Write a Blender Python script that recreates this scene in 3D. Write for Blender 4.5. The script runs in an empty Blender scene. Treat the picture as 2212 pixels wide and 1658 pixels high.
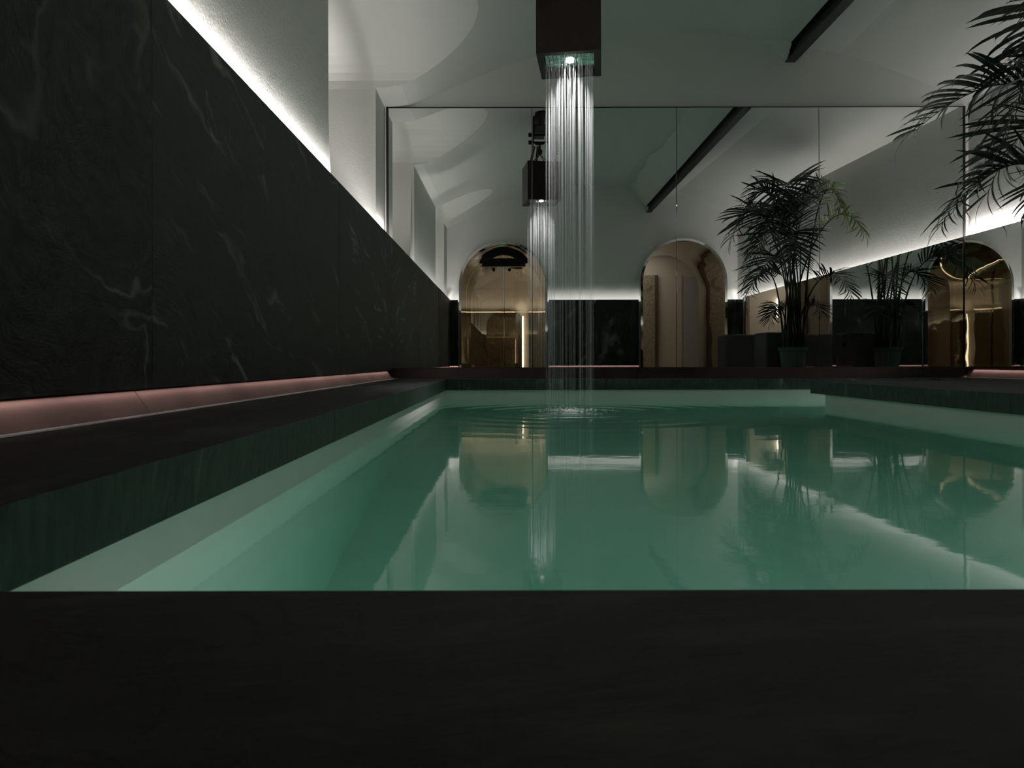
import bpy, bmesh, math, random
from mathutils import Vector, Matrix, Euler

random.seed(7)
R = math.radians
scn = bpy.context.scene
COL = scn.collection

# ------------------------------------------------------------------ camera, world, exposure
CZ = 0.168                       # camera height over the deck (deck top is z = 0)
cam_d = bpy.data.cameras.new('camera')
cam_d.sensor_width = 36.0
cam_d.lens = 36.0 * 1500.0 / 2212.0
cam_d.shift_x = (1106.0 - 1098.0) / 2212.0
cam_d.shift_y = -(829.0 - 781.0) / 2212.0
cam_d.clip_start = 0.02
cam_d.dof.use_dof = True
cam_d.dof.focus_distance = 5.5
cam_d.dof.aperture_fstop = 16
cam = bpy.data.objects.new('camera', cam_d)
cam.location = (0, 0, CZ)
cam.rotation_euler = (R(90), R(0.12), 0)
COL.objects.link(cam)
scn.camera = cam

w = bpy.data.worlds.new('world'); scn.world = w; w.use_nodes = True
w.node_tree.nodes['Background'].inputs[0].default_value = (0.6, 0.65, 0.7, 1)
w.node_tree.nodes['Background'].inputs[1].default_value = 0.01
scn.view_settings.view_transform = 'Standard'
scn.view_settings.look = 'None'
scn.view_settings.gamma = 1
scn.view_settings.use_curve_mapping = False
scn.view_settings.exposure = 0.0
cy = scn.cycles
cy.max_bounces = 11; cy.diffuse_bounces = 5; cy.glossy_bounces = 8
cy.transmission_bounces = 8; cy.transparent_max_bounces = 16; cy.volume_bounces = 0
cy.use_denoising = True
cy.use_adaptive_sampling = True; cy.adaptive_threshold = 0.03; cy.adaptive_min_samples = 16
cy.caustics_reflective = True; cy.caustics_refractive = True
cy.sample_clamp_indirect = 2.0
cy.blur_glossy = 0.5

# strip lights behind the stone panels, under them, in the pool, in the anteroom
LED_UP, LED_DOWN, POOL, ROOM2 = 12.0, 0.42, 7.3, 19.0
LED_WIDE = 4.0
WHITE = (1.0, 0.955, 0.915)


def area(name, loc, size, power, color=WHITE, direction=(0, 0, 1), long_axis=(0, 1, 0), spread=180):
    d = bpy.data.lights.new(name, 'AREA'); d.shape = 'RECTANGLE'
    d.size, d.size_y = size; d.energy = power; d.color = color; d.spread = R(spread)
    o = bpy.data.objects.new(name, d); COL.objects.link(o)
    z = -Vector(direction).normalized(); x = Vector(long_axis).normalized(); y = z.cross(x)
    m = Matrix((x, y, z)).transposed().to_4x4(); m.translation = loc
    o.matrix_world = m
    return o

# room measures
XL, XR, YM, YB = -1.19, 4.66, 7.10, -0.05      # faces of stone left, mirror right, big mirror, back stone
PL, PR, PF, PB = -1.26, 4.73, 7.13, -0.11      # plaster planes
LEDGE = 1.27 + CZ

for a, b, q in ((-0.05, 0.52, 1), (0.52, 2.14, .25), (2.14, 4.88, 1), (4.88, 6.62, .25), (6.62, 7.05, 1)):
    area('ledge_light_left', (-1.237, (a + b) / 2, LEDGE - 0.04), (b - a, 0.03), LED_UP * q * (b - a), WHITE, (-0.5, 0, 1.0), spread=46)
area('ledge_light_right', (4.705, 3.55, LEDGE - 0.04), (7.1, 0.03), LED_UP * 7.0, WHITE, (0.5, 0, 1.0), spread=46)
for a, b, q in ((-0.05, 0.52, 1), (0.52, 2.14, .75), (2.14, 4.88, 1), (4.88, 6.62, .75), (6.62, 7.05, 1)):
    area('ledge_wash_left', (-1.237, (a + b) / 2, LEDGE - 0.035), (b - a, 0.03), LED_WIDE * q * (b - a), WHITE, (0, 0, 1))
area('ledge_wash_right', (4.705, 3.55, LEDGE - 0.035), (7.1, 0.03), LED_WIDE * 7.0, WHITE, (0, 0, 1))
for nm, a, b in (('a', -1.2, -1.0), ('b', 0.8, 2.7), ('c', 4.5, 4.7)):
    area('ledge_light_back', ((a + b) / 2, -0.085, LEDGE - 0.04), (b - a, 0.03), LED_UP * (b - a), WHITE, (0, -0.5, 1.0), (1, 0, 0), spread=46)
area('floor_light_left', (-1.215, 3.5, 0.082), (7.0, 0.015), LED_DOWN * 7.0, (1, 0.93, 0.9), (0.35, 0, -1), spread=80)
area('floor_light_right', (4.69, 3.5, 0.082), (7.0, 0.015), LED_DOWN * 7.0, (1, 0.93, 0.9), (-0.35, 0, -1), spread=80)
for a, b in ((-1.2, -1.0), (0.8, 2.7), (4.45, 4.68)):
    area('floor_light_back', ((a + b) / 2, -0.075, 0.082), (b - a, 0.015), LED_DOWN * (b - a), (1, 0.93, 0.9), (0, 0.35, -1), (1, 0, 0), spread=80)
# pool lamps, under water
area('pool_light_near', (1.0, 0.52, -0.75), (2.6, 0.25), POOL * 1.9, (0.97, 1, 0.97), (0, 1, -0.1), (1, 0, 0))
area('pool_light_right', (2.59, 1.7, -0.75), (2.2, 0.25), POOL * 0.35, (0.97, 1, 0.97), (-1, 0, -0.1))
area('pool_light_arm', (4.1, 6.26, -0.75), (0.8, 0.25), POOL * 0.8, (0.97, 1, 0.97), (-1, 0, -0.1))
area('anteroom_light', (1.8, -2.7, 2.9), (4.0, 0.6), ROOM2, (1.0, 0.93, 0.83), (0, 0, -1), (1, 0, 0))
area('anteroom_ledge_light', (0.1, -3.33, LEDGE - 0.02), (2.4, 0.03), 8.0, (1.0, 0.92, 0.80), (0, -0.3, 1), (1, 0, 0))
# shower lamp
sd = bpy.data.lights.new('shower_light', 'SPOT'); sd.energy = 420; sd.spot_size = R(75); sd.spot_blend = 1.0
sd.shadow_soft_size = 0.02; sd.color = (1, 0.97, 0.95)
so = bpy.data.objects.new('shower_light', sd); so.location = (0.443, 4.947, 2.11 + CZ + 0.02); COL.objects.link(so)


# ------------------------------------------------------------------ helpers
def link(o):
    COL.objects.link(o); return o


def tag(o, label=None, cat=None, group=None, kind=None):
    if label: o['label'] = label
    if cat: o['category'] = cat
    if group: o['group'] = group
    if kind: o['kind'] = kind
    return o


def empty(name, loc=(0, 0, 0), rot=(0, 0, 0)):
    o = bpy.data.objects.new(name, None); o.location = loc; o.rotation_euler = rot
    o.empty_display_size = 0.1
    return link(o)


def obj(name, bm, mat, parent=None, smooth=False, bevel=0.0, loc=None):
    me = bpy.data.meshes.new(name)
    bmesh.ops.recalc_face_normals(bm, faces=bm.faces)
    bm.to_mesh(me); bm.free()
    if smooth:
        for p in me.polygons: p.use_smooth = True
    if mat: me.materials.append(mat)
    o = bpy.data.objects.new(name, me); link(o)
    if parent: o.parent = parent
    if loc: o.location = loc
    if bevel:
        b = o.modifiers.new('bevel', 'BEVEL'); b.width = bevel; b.segments = 2; b.limit_method = 'ANGLE'
    return o


def box(bm, a, b, mat=None):
    """box between corners a and b, optionally transformed"""
    x0, y0, z0 = a; x1, y1, z1 = b
    vs = [bm.verts.new(p) for p in ((x0, y0, z0), (x1, y0, z0), (x1, y1, z0), (x0, y1, z0),
                                    (x0, y0, z1), (x1, y0, z1), (x1, y1, z1), (x0, y1, z1))]
    for f in ((0, 3, 2, 1), (4, 5, 6, 7), (0, 1, 5, 4), (1, 2, 6, 5), (2, 3, 7, 6), (3, 0, 4, 7)):
        bm.faces.new([vs[i] for i in f])
    if mat is not None: bmesh.ops.transform(bm, matrix=mat, verts=vs)
    return vs


def B(*boxes):
    bm = bmesh.new()
    for a, b in boxes: box(bm, a, b)
    return bm


def cyl(bm, p0, p1, r0, r1=None, n=12, caps=True):
    p0, p1 = Vector(p0), Vector(p1); r1 = r0 if r1 is None else r1
    d = (p1 - p0).normalized(); q = d.to_track_quat('Z', 'Y').to_matrix()
    A, C = [], []
    for i in range(n):
        t = 2 * math.pi * i / n; v = Vector((math.cos(t), math.sin(t), 0))
        A.append(bm.verts.new(p0 + q @ (v * r0))); C.append(bm.verts.new(p1 + q @ (v * r1)))
    for i in range(n):
        j = (i + 1) % n; bm.faces.new((A[i], A[j], C[j], C[i]))
    if caps:
        bm.faces.new(A[::-1]); bm.faces.new(C)


def tube(bm, pts, rad, n=6):
    """tube along points, rad float or list"""
    pts = [Vector(p) for p in pts]; rings = []
    for k, p in enumerate(pts):
        d = (pts[min(k + 1, len(pts) - 1)] - pts[max(k - 1, 0)]).normalized()
        q = d.to_track_quat('Z', 'Y').to_matrix(); r = rad[k] if isinstance(rad, (list, tuple)) else rad
        rings.append([bm.verts.new(p + q @ Vector((math.cos(2 * math.pi * i / n) * r, math.sin(2 * math.pi * i / n) * r, 0))) for i in range(n)])
    for a, b in zip(rings, rings[1:]):
        for i in range(n):
            j = (i + 1) % n; bm.faces.new((a[i], a[j], b[j], b[i]))
    bm.faces.new(rings[0][::-1]); bm.faces.new(rings[-1])


def lathe(bm, prof, c=(0, 0, 0), n=24):
    rings = []
    for r, z in prof:
        rings.append([bm.verts.new((c[0] + r * math.cos(2 * math.pi * i / n), c[1] + r * math.sin(2 * math.pi * i / n), c[2] + z)) for i in range(n)])
    for a, b in zip(rings, rings[1:]):
        for i in range(n):
            j = (i + 1) % n; bm.faces.new((a[i], a[j], b[j], b[i]))
    bm.faces.new(rings[0][::-1]); bm.faces.new(rings[-1])


def prism(bm, poly, axis, a, b):
    """extrude 2D polygon; axis 'y': poly=(x,z); 'x': poly=(y,z)"""
    def P(p, t): return (p[0], t, p[1]) if axis == 'y' else (t, p[0], p[1])
    A = [bm.verts.new(P(p, a)) for p in poly]; C = [bm.verts.new(P(p, b)) for p in poly]
    n = len(poly)
    for i in range(n):
        j = (i + 1) % n; bm.faces.new((A[i], A[j], C[j], C[i]))
    bm.faces.new(A[::-1]); bm.faces.new(C)


# ------------------------------------------------------------------ materials
def mat(name):
    m = bpy.data.materials.new(name); m.use_nodes = True
    nt = m.node_tree; return m, nt, nt.nodes['Principled BSDF'], nt.nodes, nt.links


def simple(name, color, rough=0.5, metal=0.0, spec=0.5, bump=0.0, bscale=40.0, var=0.0):
    m, nt, b, N, L = mat(name)
    b.inputs['Base Color'].default_value = (*color, 1); b.inputs['Roughness'].default_value = rough
    b.inputs['Metallic'].default_value = metal; b.inputs['Specular IOR Level'].default_value = spec
    tc = N.new('ShaderNodeTexCoord')
    n = N.new('ShaderNodeTexNoise'); n.inputs['Scale'].default_value = bscale; n.inputs['Detail'].default_value = 6
    L.new(tc.outputs['Object'], n.inputs['Vector'])
    if bump:
        bp = N.new('ShaderNodeBump'); bp.inputs['Strength'].default_value = bump; bp.inputs['Distance'].default_value = 0.01
        L.new(n.outputs['Fac'], bp.inputs['Height']); L.new(bp.outputs[0], b.inputs['Normal'])
    if var:
        n2 = N.new('ShaderNodeTexNoise'); n2.inputs['Scale'].default_value = 3.0; n2.inputs['Detail'].default_value = 5
        L.new(tc.outputs['Object'], n2.inputs['Vector'])
        r = N.new('ShaderNodeValToRGB')
        r.color_ramp.elements[0].position = 0.3; r.color_ramp.elements[1].position = 0.7
        r.color_ramp.elements[0].color = (*[c * (1 - var) for c in color], 1)
        r.color_ramp.elements[1].color = (*[min(1, c * (1 + var)) for c in color], 1)
        L.new(n2.outputs['Fac'], r.inputs[0]); L.new(r.outputs[0], b.inputs['Base Color'])
    return m


def stone(name, base, vein, rot, scale, rough=0.45, amount=(0.60, 0.72), bump=0.3, warp=0.0, coat_green=None, lines=0.0):
    """dark marble with long streaks of paler mineral"""
    m, nt, b, N, L = mat(name)
    tc = N.new('ShaderNodeTexCoord')
    mp0 = N.new('ShaderNodeMapping'); mp0.inputs['Rotation'].default_value = rot
    L.new(tc.outputs['Object'], mp0.inputs[0])
    vec = mp0.outputs[0]
    nw = N.new('ShaderNodeTexNoise'); nw.inputs['Scale'].default_value = 1.3; nw.inputs['Detail'].default_value = 4
    L.new(tc.outputs['Object'], nw.inputs['Vector'])
    mx = N.new('ShaderNodeVectorMath'); mx.operation = 'MULTIPLY_ADD'
    L.new(nw.outputs['Color'], mx.inputs[0]); mx.inputs[1].default_value = (warp, warp, warp); L.new(vec, mx.inputs[2])
    mp = N.new('ShaderNodeMapping'); mp.inputs['Scale'].default_value = scale; L.new(mx.outputs[0], mp.inputs[0])
    n1 = N.new('ShaderNodeTexNoise'); n1.inputs['Scale'].default_value = 1.0; n1.inputs['Detail'].default_value = 9; n1.inputs['Roughness'].default_value = 0.6
    n1.inputs['Distortion'].default_value = 0.4
    L.new(mp.outputs[0], n1.inputs['Vector'])
    r1 = N.new('ShaderNodeValToRGB'); r1.color_ramp.elements[0].position = amount[0]; r1.color_ramp.elements[1].position = amount[1]
    L.new(n1.outputs['Fac'], r1.inputs[0])
    if lines:
        n1.inputs['Detail'].default_value = 3; n1.inputs['Roughness'].default_value = 0.45
        s1 = N.new('ShaderNodeMath'); s1.operation = 'SUBTRACT'; s1.inputs[1].default_value = 0.5; L.new(n1.outputs['Fac'], s1.inputs[0])
        s2 = N.new('ShaderNodeMath'); s2.operation = 'ABSOLUTE'; L.new(s1.outputs[0], s2.inputs[0])
        L.new(s2.outputs[0], r1.inputs[0])
        r1.color_ramp.elements[0].position = 0.0; r1.color_ramp.elements[1].position = lines
        r1.color_ramp.elements[0].color = (1, 1, 1, 1); r1.color_ramp.elements[1].color = (0, 0, 0, 1)
    n2 = N.new('ShaderNodeTexNoise'); n2.inputs['Scale'].default_value = 2.2; n2.inputs['Detail'].default_value = 3
    L.new(tc.outputs['Object'], n2.inputs['Vector'])
    r2 = N.new('ShaderNodeValToRGB'); r2.color_ramp.elements[0].position = 0.38; r2.color_ramp.elements[1].position = 0.58
    L.new(n2.outputs['Fac'], r2.inputs[0])
    mul = N.new('ShaderNodeMath'); mul.operation = 'MULTIPLY'; L.new(r1.outputs[0], mul.inputs[0]); L.new(r2.outputs[0], mul.inputs[1])
    n3 = N.new('ShaderNodeTexNoise'); n3.inputs['Scale'].default_value = 9; n3.inputs['Detail'].default_value = 8
    L.new(mp.outputs[0], n3.inputs['Vector'])
    rb = N.new('ShaderNodeValToRGB'); rb.color_ramp.elements[0].position = 0.3; rb.color_ramp.elements[1].position = 0.75
    rb.color_ramp.elements[0].color = (*[c * 0.6 for c in base], 1)
    g = coat_green or [c * 1.5 for c in base]
    rb.color_ramp.elements[1].color = (*g, 1)
    L.new(n3.outputs['Fac'], rb.inputs[0])
    mix = N.new('ShaderNodeMix'); mix.data_type = 'RGBA'
    L.new(mul.outputs[0], mix.inputs[0]); L.new(rb.outputs[0], mix.inputs[6]); mix.inputs[7].default_value = (*vein, 1)
    L.new(mix.outputs[2], b.inputs['Base Color'])
    b.inputs['Roughness'].default_value = rough; b.inputs['Specular IOR Level'].default_value = 0.35
    bp = N.new('ShaderNodeBump'); bp.inputs['Strength'].default_value = bump; bp.inputs['Distance'].default_value = 0.006
    n4 = N.new('ShaderNodeTexNoise'); n4.inputs['Scale'].default_value = 14; n4.inputs['Detail'].default_value = 9; n4.inputs['Roughness'].default_value = 0.7
    L.new(mp.outputs[0], n4.inputs['Vector'])
    L.new(n4.outputs['Fac'], bp.inputs['Height']); L.new(bp.outputs[0], b.inputs['Normal'])
    return m


def plaster(name, col, strength, scale):
    m, nt, b, N, L = mat(name)
    tc = N.new('ShaderNodeTexCoord')
    a = N.new('ShaderNodeTexNoise'); a.inputs['Scale'].default_value = scale; a.inputs['Detail'].default_value = 8; a.inputs['Roughness'].default_value = 0.65
    c = N.new('ShaderNodeTexNoise'); c.inputs['Scale'].default_value = 1.6; c.inputs['Detail'].default_value = 4
    L.new(tc.outputs['Object'], a.inputs['Vector']); L.new(tc.outputs['Object'], c.inputs['Vector'])
    b1 = N.new('ShaderNodeBump'); b1.inputs['Strength'].default_value = strength; b1.inputs['Distance'].default_value = 0.006
    b2 = N.new('ShaderNodeBump'); b2.inputs['Strength'].default_value = 0.25; b2.inputs['Distance'].default_value = 0.06
    L.new(a.outputs['Fac'], b1.inputs['Height']); L.new(c.outputs['Fac'], b2.inputs['Height'])
    L.new(b2.outputs[0], b1.inputs['Normal']); L.new(b1.outputs[0], b.inputs['Normal'])
    r = N.new('ShaderNodeValToRGB')
    r.color_ramp.elements[0].color = (*[x * 0.93 for x in col], 1); r.color_ramp.elements[1].color = (*col, 1)
    L.new(c.outputs['Fac'], r.inputs[0]); L.new(r.outputs[0], b.inputs['Base Color'])
    b.inputs['Roughness'].default_value = 0.9; b.inputs['Specular IOR Level'].default_value = 0.1
    return m


def mirror_mat(name, col, rough=0.0, bump=0.0, bscale=2.0):
    m, nt, b, N, L = mat(name)
    b.inputs['Base Color'].default_value = (*col, 1); b.inputs['Metallic'].default_value = 1; b.inputs['Roughness'].default_value = rough
    if bump:
        tc = N.new('ShaderNodeTexCoord'); n = N.new('ShaderNodeTexNoise'); n.inputs['Scale'].default_value = bscale; n.inputs['Detail'].default_value = 1
        L.new(tc.outputs['Object'], n.inputs['Vector'])
        bp = N.new('ShaderNodeBump'); bp.inputs['Strength'].default_value = bump; bp.inputs['Distance'].default_value = 0.02
        L.new(n.outputs['Fac'], bp.inputs['Height']); L.new(bp.outputs[0], b.inputs['Normal'])
    return m


def emis(name, col, s):
    m, nt, b, N, L = mat(name)
    b.inputs['Base Color'].default_value = (*col, 1)
    b.inputs['Emission Color'].default_value = (*col, 1); b.inputs['Emission Strength'].default_value = s
    return m


M_PLASTER = plaster('plaster_smooth', (0.78, 0.775, 0.755), 0.25, 45)
M_ROUGH = plaster('plaster_rough', (0.76, 0.755, 0.73), 0.9, 75)
M_SLAB_SWIRL = stone('stone_swirled', (0.032, 0.032, 0.027), (0.15, 0.15, 0.13), (0.5, 0.2, 0), (1.6, 1.5, 2.6), 0.6, (0.53, 0.63), 1.0, 0.9, None, 0.035)
M_SLAB_STREAK = stone('stone_streaked', (0.038, 0.040, 0.033), (0.20, 0.21, 0.19), (R(24), 0, 0), (4.0, 1.5, 9.0), 0.55, (0.57, 0.66), 0.7, 0.45, (0.034, 0.044, 0.036))
M_SLAB_FINE = stone('stone_fine', (0.038, 0.040, 0.033), (0.20, 0.21, 0.19), (R(18), 0, 0), (4.0, 1.5, 11), 0.55, (0.57, 0.66), 0.6, 0.4, (0.034, 0.044, 0.036))
M_SLAB_BACK = stone('stone_back', (0.012, 0.014, 0.012), (0.10, 0.11, 0.10), (0, R(70), 0), (2.2, 2.0, 5.0), 0.4, (0.55, 0.68), 0.4, 0.5)
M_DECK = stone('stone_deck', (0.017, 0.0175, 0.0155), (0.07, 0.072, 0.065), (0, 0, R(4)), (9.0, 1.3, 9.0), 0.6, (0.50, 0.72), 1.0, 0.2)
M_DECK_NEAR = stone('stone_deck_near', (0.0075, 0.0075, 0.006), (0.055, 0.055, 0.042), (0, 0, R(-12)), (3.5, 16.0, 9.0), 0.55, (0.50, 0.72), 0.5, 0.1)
M_EDGE = stone('stone_edge', (0.028, 0.045, 0.034), (0.22, 0.27, 0.20), (0.15, 0, 0.1), (5.0, 5.0, 1.3), 0.4, (0.60, 0.70), 0.9, 0.3, (0.045, 0.075, 0.055))
M_PAINTED_GLOW = simple('painted_glow_grey', (0.17, 0.165, 0.155), 0.9, 0, 0.2, 0.9, 120, 0.3)  # pale grey standing in for lamp light on the deck
M_COPPER = simple('copper', (0.27, 0.155, 0.14), 0.5, 0.75, 0.5, 0.15, 12, 0.25)
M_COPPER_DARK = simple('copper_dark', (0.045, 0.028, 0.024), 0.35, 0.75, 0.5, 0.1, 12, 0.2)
M_MIRROR = mirror_mat('mirror_silver', (0.86, 0.875, 0.865))
M_CHROME = mirror_mat('chrome', (0.62, 0.62, 0.60), 0.04)
M_BRONZE = mirror_mat('bronze_polished', (0.46, 0.44, 0.39), 0.03, 0.35, 1.6)
M_STEEL = simple('black_steel', (0.022, 0.020, 0.018), 0.45, 0.3, 0.5, 0.2, 30)
M_RUST = simple('brown_steel', (0.026, 0.017, 0.013), 0.5, 0.4, 0.4, 0.15, 25, 0.25)
M_BLACK = simple('black_iron', (0.012, 0.013, 0.012), 0.5, 0.4, 0.5, 0.2, 40)
M_STRAP = simple('strap_brown', (0.11, 0.085, 0.075), 0.7, 0, 0.3, 0.3, 60)
M_LINER = simple('pool_liner', (0.74, 0.72, 0.68), 0.55, 0, 0.3, 0.05, 20, 0.04)
M_POT = simple('green_plastic', (0.07, 0.13, 0.10), 0.5, 0, 0.4, 0.1, 30)
M_SOIL = simple('soil', (0.02, 0.015, 0.01), 0.95, 0, 0.2, 0.8, 40)
M_VELVET = simple('charcoal_fabric', (0.10, 0.098, 0.09), 0.9, 0, 0.2, 0.4, 90)
M_PIT = simple('dark_hole', (0.005, 0.005, 0.005), 0.9)
M_LEAF = simple('palm_leaf', (0.022, 0.045, 0.024), 0.42, 0, 0.45, 0.15, 60, 0.35)
M_LEAF_LIGHT = simple('palm_leaf_pale', (0.07, 0.12, 0.03), 0.42, 0, 0.45, 0.15, 60, 0.35)
M_STEM = simple('palm_stem', (0.035, 0.05, 0.025), 0.6, 0, 0.3, 0.3, 50, 0.3)
M_CREAM = simple('cream_paint', (0.60, 0.54, 0.46), 0.8, 0, 0.2, 0.1, 40)
M_GREYDOOR = simple('grey_door', (0.45, 0.44, 0.43), 0.5, 0, 0.3, 0.02, 20)
M_TAN = stone('tan_marble', (0.33, 0.28, 0.20), (0.13, 0.10, 0.07), (0.3, 0.5, 0), (3, 3, 3), 0.25, (0.52, 0.7), 0.1, 0.6, (0.44, 0.38, 0.28))
M_BROWNWOOD = simple('brown_panel', (0.10, 0.07, 0.045), 0.5, 0, 0.4, 0.1, 20)
M_LED = emis('led_white', (1, 0.97, 0.94), 60)
M_TUBE = emis('tube_light', (1, 0.93, 0.78), 16)
M_PLATE = mirror_mat('shower_plate', (0.55, 0.68, 0.62), 0.12, 0.25, 20)

# water: refracting surface over an absorbing body
M_WATER, nt, b, N, L = mat('water')
N.remove(b)
out = N['Material Output']
gl = N.new('ShaderNodeBsdfGlass'); gl.inputs['IOR'].default_value = 1.333; gl.inputs['Roughness'].default_value = 0.035
ab = N.new('ShaderNodeVolumeAbsorption'); ab.inputs['Color'].default_value = (0.40, 0.85, 0.74, 1); ab.inputs['Density'].default_value = 0.55
tc = N.new('ShaderNodeTexCoord')
mp = N.new('ShaderNodeMapping'); mp.inputs['Scale'].default_value = (1.0, 2.2, 1)
nz = N.new('ShaderNodeTexNoise'); nz.inputs['Scale'].default_value = 1.6; nz.inputs['Detail'].default_value = 3; nz.inputs['Roughness'].default_value = 0.5
L.new(tc.outputs['Object'], mp.inputs[0]); L.new(mp.outputs[0], nz.inputs['Vector'])
sub = N.new('ShaderNodeVectorMath'); sub.operation = 'SUBTRACT'; sub.inputs[1].default_value = (0.443, 4.947, -0.192)
L.new(tc.outputs['Object'], sub.inputs[0])
ln = N.new('ShaderNodeVectorMath'); ln.operation = 'LENGTH'; L.new(sub.outputs[0], ln.inputs[0])
k = N.new('ShaderNodeMath'); k.operation = 'MULTIPLY'; k.inputs[1].default_value = 26; L.new(ln.outputs['Value'], k.inputs[0])
sn = N.new('ShaderNodeMath'); sn.operation = 'SINE'; L.new(k.outputs[0], sn.inputs[0])
e1 = N.new('ShaderNodeMath'); e1.operation = 'MULTIPLY'; e1.inputs[1].default_value = -1.9; L.new(ln.outputs['Value'], e1.inputs[0])
e2 = N.new('ShaderNodeMath'); e2.operation = 'EXPONENT'; L.new(e1.outputs[0], e2.inputs[0])
ms = N.new('ShaderNodeMath'); ms.operation = 'MULTIPLY'; L.new(sn.outputs[0], ms.inputs[0]); L.new(e2.outputs[0], ms.inputs[1])
ms2 = N.new('ShaderNodeMath'); ms2.operation = 'MULTIPLY'; ms2.inputs[1].default_value = 0.0028; L.new(ms.outputs[0], ms2.inputs[0])
mn = N.new('ShaderNodeMath'); mn.operation = 'MULTIPLY_ADD'; mn.inputs[1].default_value = 0.0008; L.new(nz.outputs['Fac'], mn.inputs[0]); L.new(ms2.outputs[0], mn.inputs[2])
nf = N.new('ShaderNodeTexNoise'); nf.inputs['Scale'].default_value = 14; nf.inputs['Detail'].default_value = 2
L.new(mp.outputs[0], nf.inputs['Vector'])
mf = N.new('ShaderNodeMath'); mf.operation = 'MULTIPLY_ADD'; mf.inputs[1].default_value = 0.0001; L.new(nf.outputs['Fac'], mf.inputs[0]); L.new(mn.outputs[0], mf.inputs[2])
bp = N.new('ShaderNodeBump'); bp.inputs['Strength'].default_value = 1.0; bp.inputs['Distance'].default_value = 1.0
L.new(mf.outputs[0], bp.inputs['Height']); L.new(bp.outputs[0], gl.inputs['Normal'])
L.new(gl.outputs[0], out.inputs['Surface']); L.new(ab.outputs[0], out.inputs['Volume'])

# falling water
M_JET, nt, b, N, L = mat('falling_water')
b.inputs['Base Color'].default_value = (0.9, 0.92, 0.95, 1); b.inputs['Roughness'].default_value = 0.25
tr = N.new('ShaderNodeBsdfTransparent'); tl = N.new('ShaderNodeBsdfTranslucent'); tl.inputs[0].default_value = (0.9, 0.92, 0.95, 1)
a1 = N.new('ShaderNodeMixShader'); a1.inputs[0].default_value = 0.5; L.new(b.outputs[0], a1.inputs[1]); L.new(tl.outputs[0], a1.inputs[2])
a2 = N.new('ShaderNodeMixShader'); a2.inputs[0].default_value = 0.125; L.new(tr.outputs[0], a2.inputs[1]); L.new(a1.outputs[0], a2.inputs[2])
L.new(a2.outputs[0], N['Material Output'].inputs['Surface'])

# tinted door glass
M_GLASS, nt, b, N, L = mat('bronze_glass')
N.remove(b)
tr = N.new('ShaderNodeBsdfTransparent'); tr.inputs[0].default_value = (0.74, 0.70, 0.63, 1)
gg = N.new('ShaderNodeBsdfGlossy'); gg.inputs[0].default_value = (0.8, 0.72, 0.55, 1); gg.inputs['Roughness'].default_value = 0.0
mxs = N.new('ShaderNodeMixShader'); mxs.inputs[0].default_value = 0.16
L.new(tr.outputs[0], mxs.inputs[1]); L.new(gg.outputs[0], mxs.inputs[2]); L.new(mxs.outputs[0], N['Material Output'].inputs['Surface'])

# ------------------------------------------------------------------ room shell
def vault_z(x, y):
    crown = 3.37 + 0.28 * (7.1 - y) / 7.1
    p = crown - 0.092 * (x - 1.9) ** 2
    lo = 2.60 + 0.09 * (7.1 - y) / 7.1
    s = 0.06
    return CZ + (p + lo + math.sqrt((p - lo) ** 2 + s * s)) / 2


def interior():
    bm = bmesh.new(); nx, ny = 48, 16
    xs = [PL + (PR - PL) * i / nx for i in range(nx + 1)]
    ys = [PB + (PF - PB) * j / ny for j in range(ny + 1)]
    zb = -0.30
    top = [[bm.verts.new((x, y, vault_z(x, y))) for x in xs] for y in ys]
    bot = [[bm.verts.new((x, y, zb)) for x in xs] for y in ys]
    for j in range(ny):
        for i in range(nx):
            bm.faces.new((top[j][i], top[j][i + 1], top[j + 1][i + 1], top[j + 1][i]))
            bm.faces.new((bot[j][i], bot[j + 1][i], bot[j + 1][i + 1], bot[j][i + 1]))
    for i in range(nx):
        bm.faces.new((bot[0][i], bot[0][i + 1], top[0][i + 1], top[0][i]))
        bm.faces.new((bot[ny][i + 1], bot[ny][i], top[ny][i], top[ny][i + 1]))
    for j in range(ny):
        bm.faces.new((bot[j + 1][0], bot[j][0], top[j][0], top[j + 1][0]))
        bm.faces.new((bot[j][nx], bot[j + 1][nx], top[j + 1][nx], top[j][nx]))
    return bm


def niche_vol(y0, y1, spring, rise, xend=-1.80, xin=0.6, base=1.30):
    bm = bmesh.new(); yc, hw = (y0 + y1) / 2, (y1 - y0) / 2
    poly = [(y0, base), (y0, spring)]
    n = 20
    for i in range(1, n):
        t = math.pi * i / n
        poly.append((yc - hw * math.cos(t), spring + rise * math.sin(t) ** 0.9))
    poly += [(y1, spring), (y1, base)]
    prism(bm, poly, 'x', xend, xin)
    return bm


ARCH = [(-0.10, 0.87, 1.56 + CZ), (3.59, 0.85, 1.63 + CZ)]     # centre x, half width, spring height


def arch_poly(cx, hw, sp, z0=0.0, n=28):
    p = [(cx - hw, z0), (cx - hw, sp)]
    for i in range(1, n):
        t = math.pi * i / n
        p.append((cx - hw * math.cos(t), sp + hw * math.sin(t)))
    return p + [(cx + hw, sp), (cx + hw, z0)]


def boolean(o, cutter, op):
    m = o.modifiers.new('b', 'BOOLEAN'); m.object = cutter; m.operation = op; m.solver = 'EXACT'
    bpy.context.view_layer.update()
    dg = bpy.context.evaluated_depsgraph_get()
    me = bpy.data.meshes.new_from_object(o.evaluated_get(dg))
    o.modifiers.clear(); old = o.data; o.data = me
    bpy.data.objects.remove(cutter, do_unlink=True)


def raw(bm, name='tmp'):
    return obj(name, bm, None)


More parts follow.
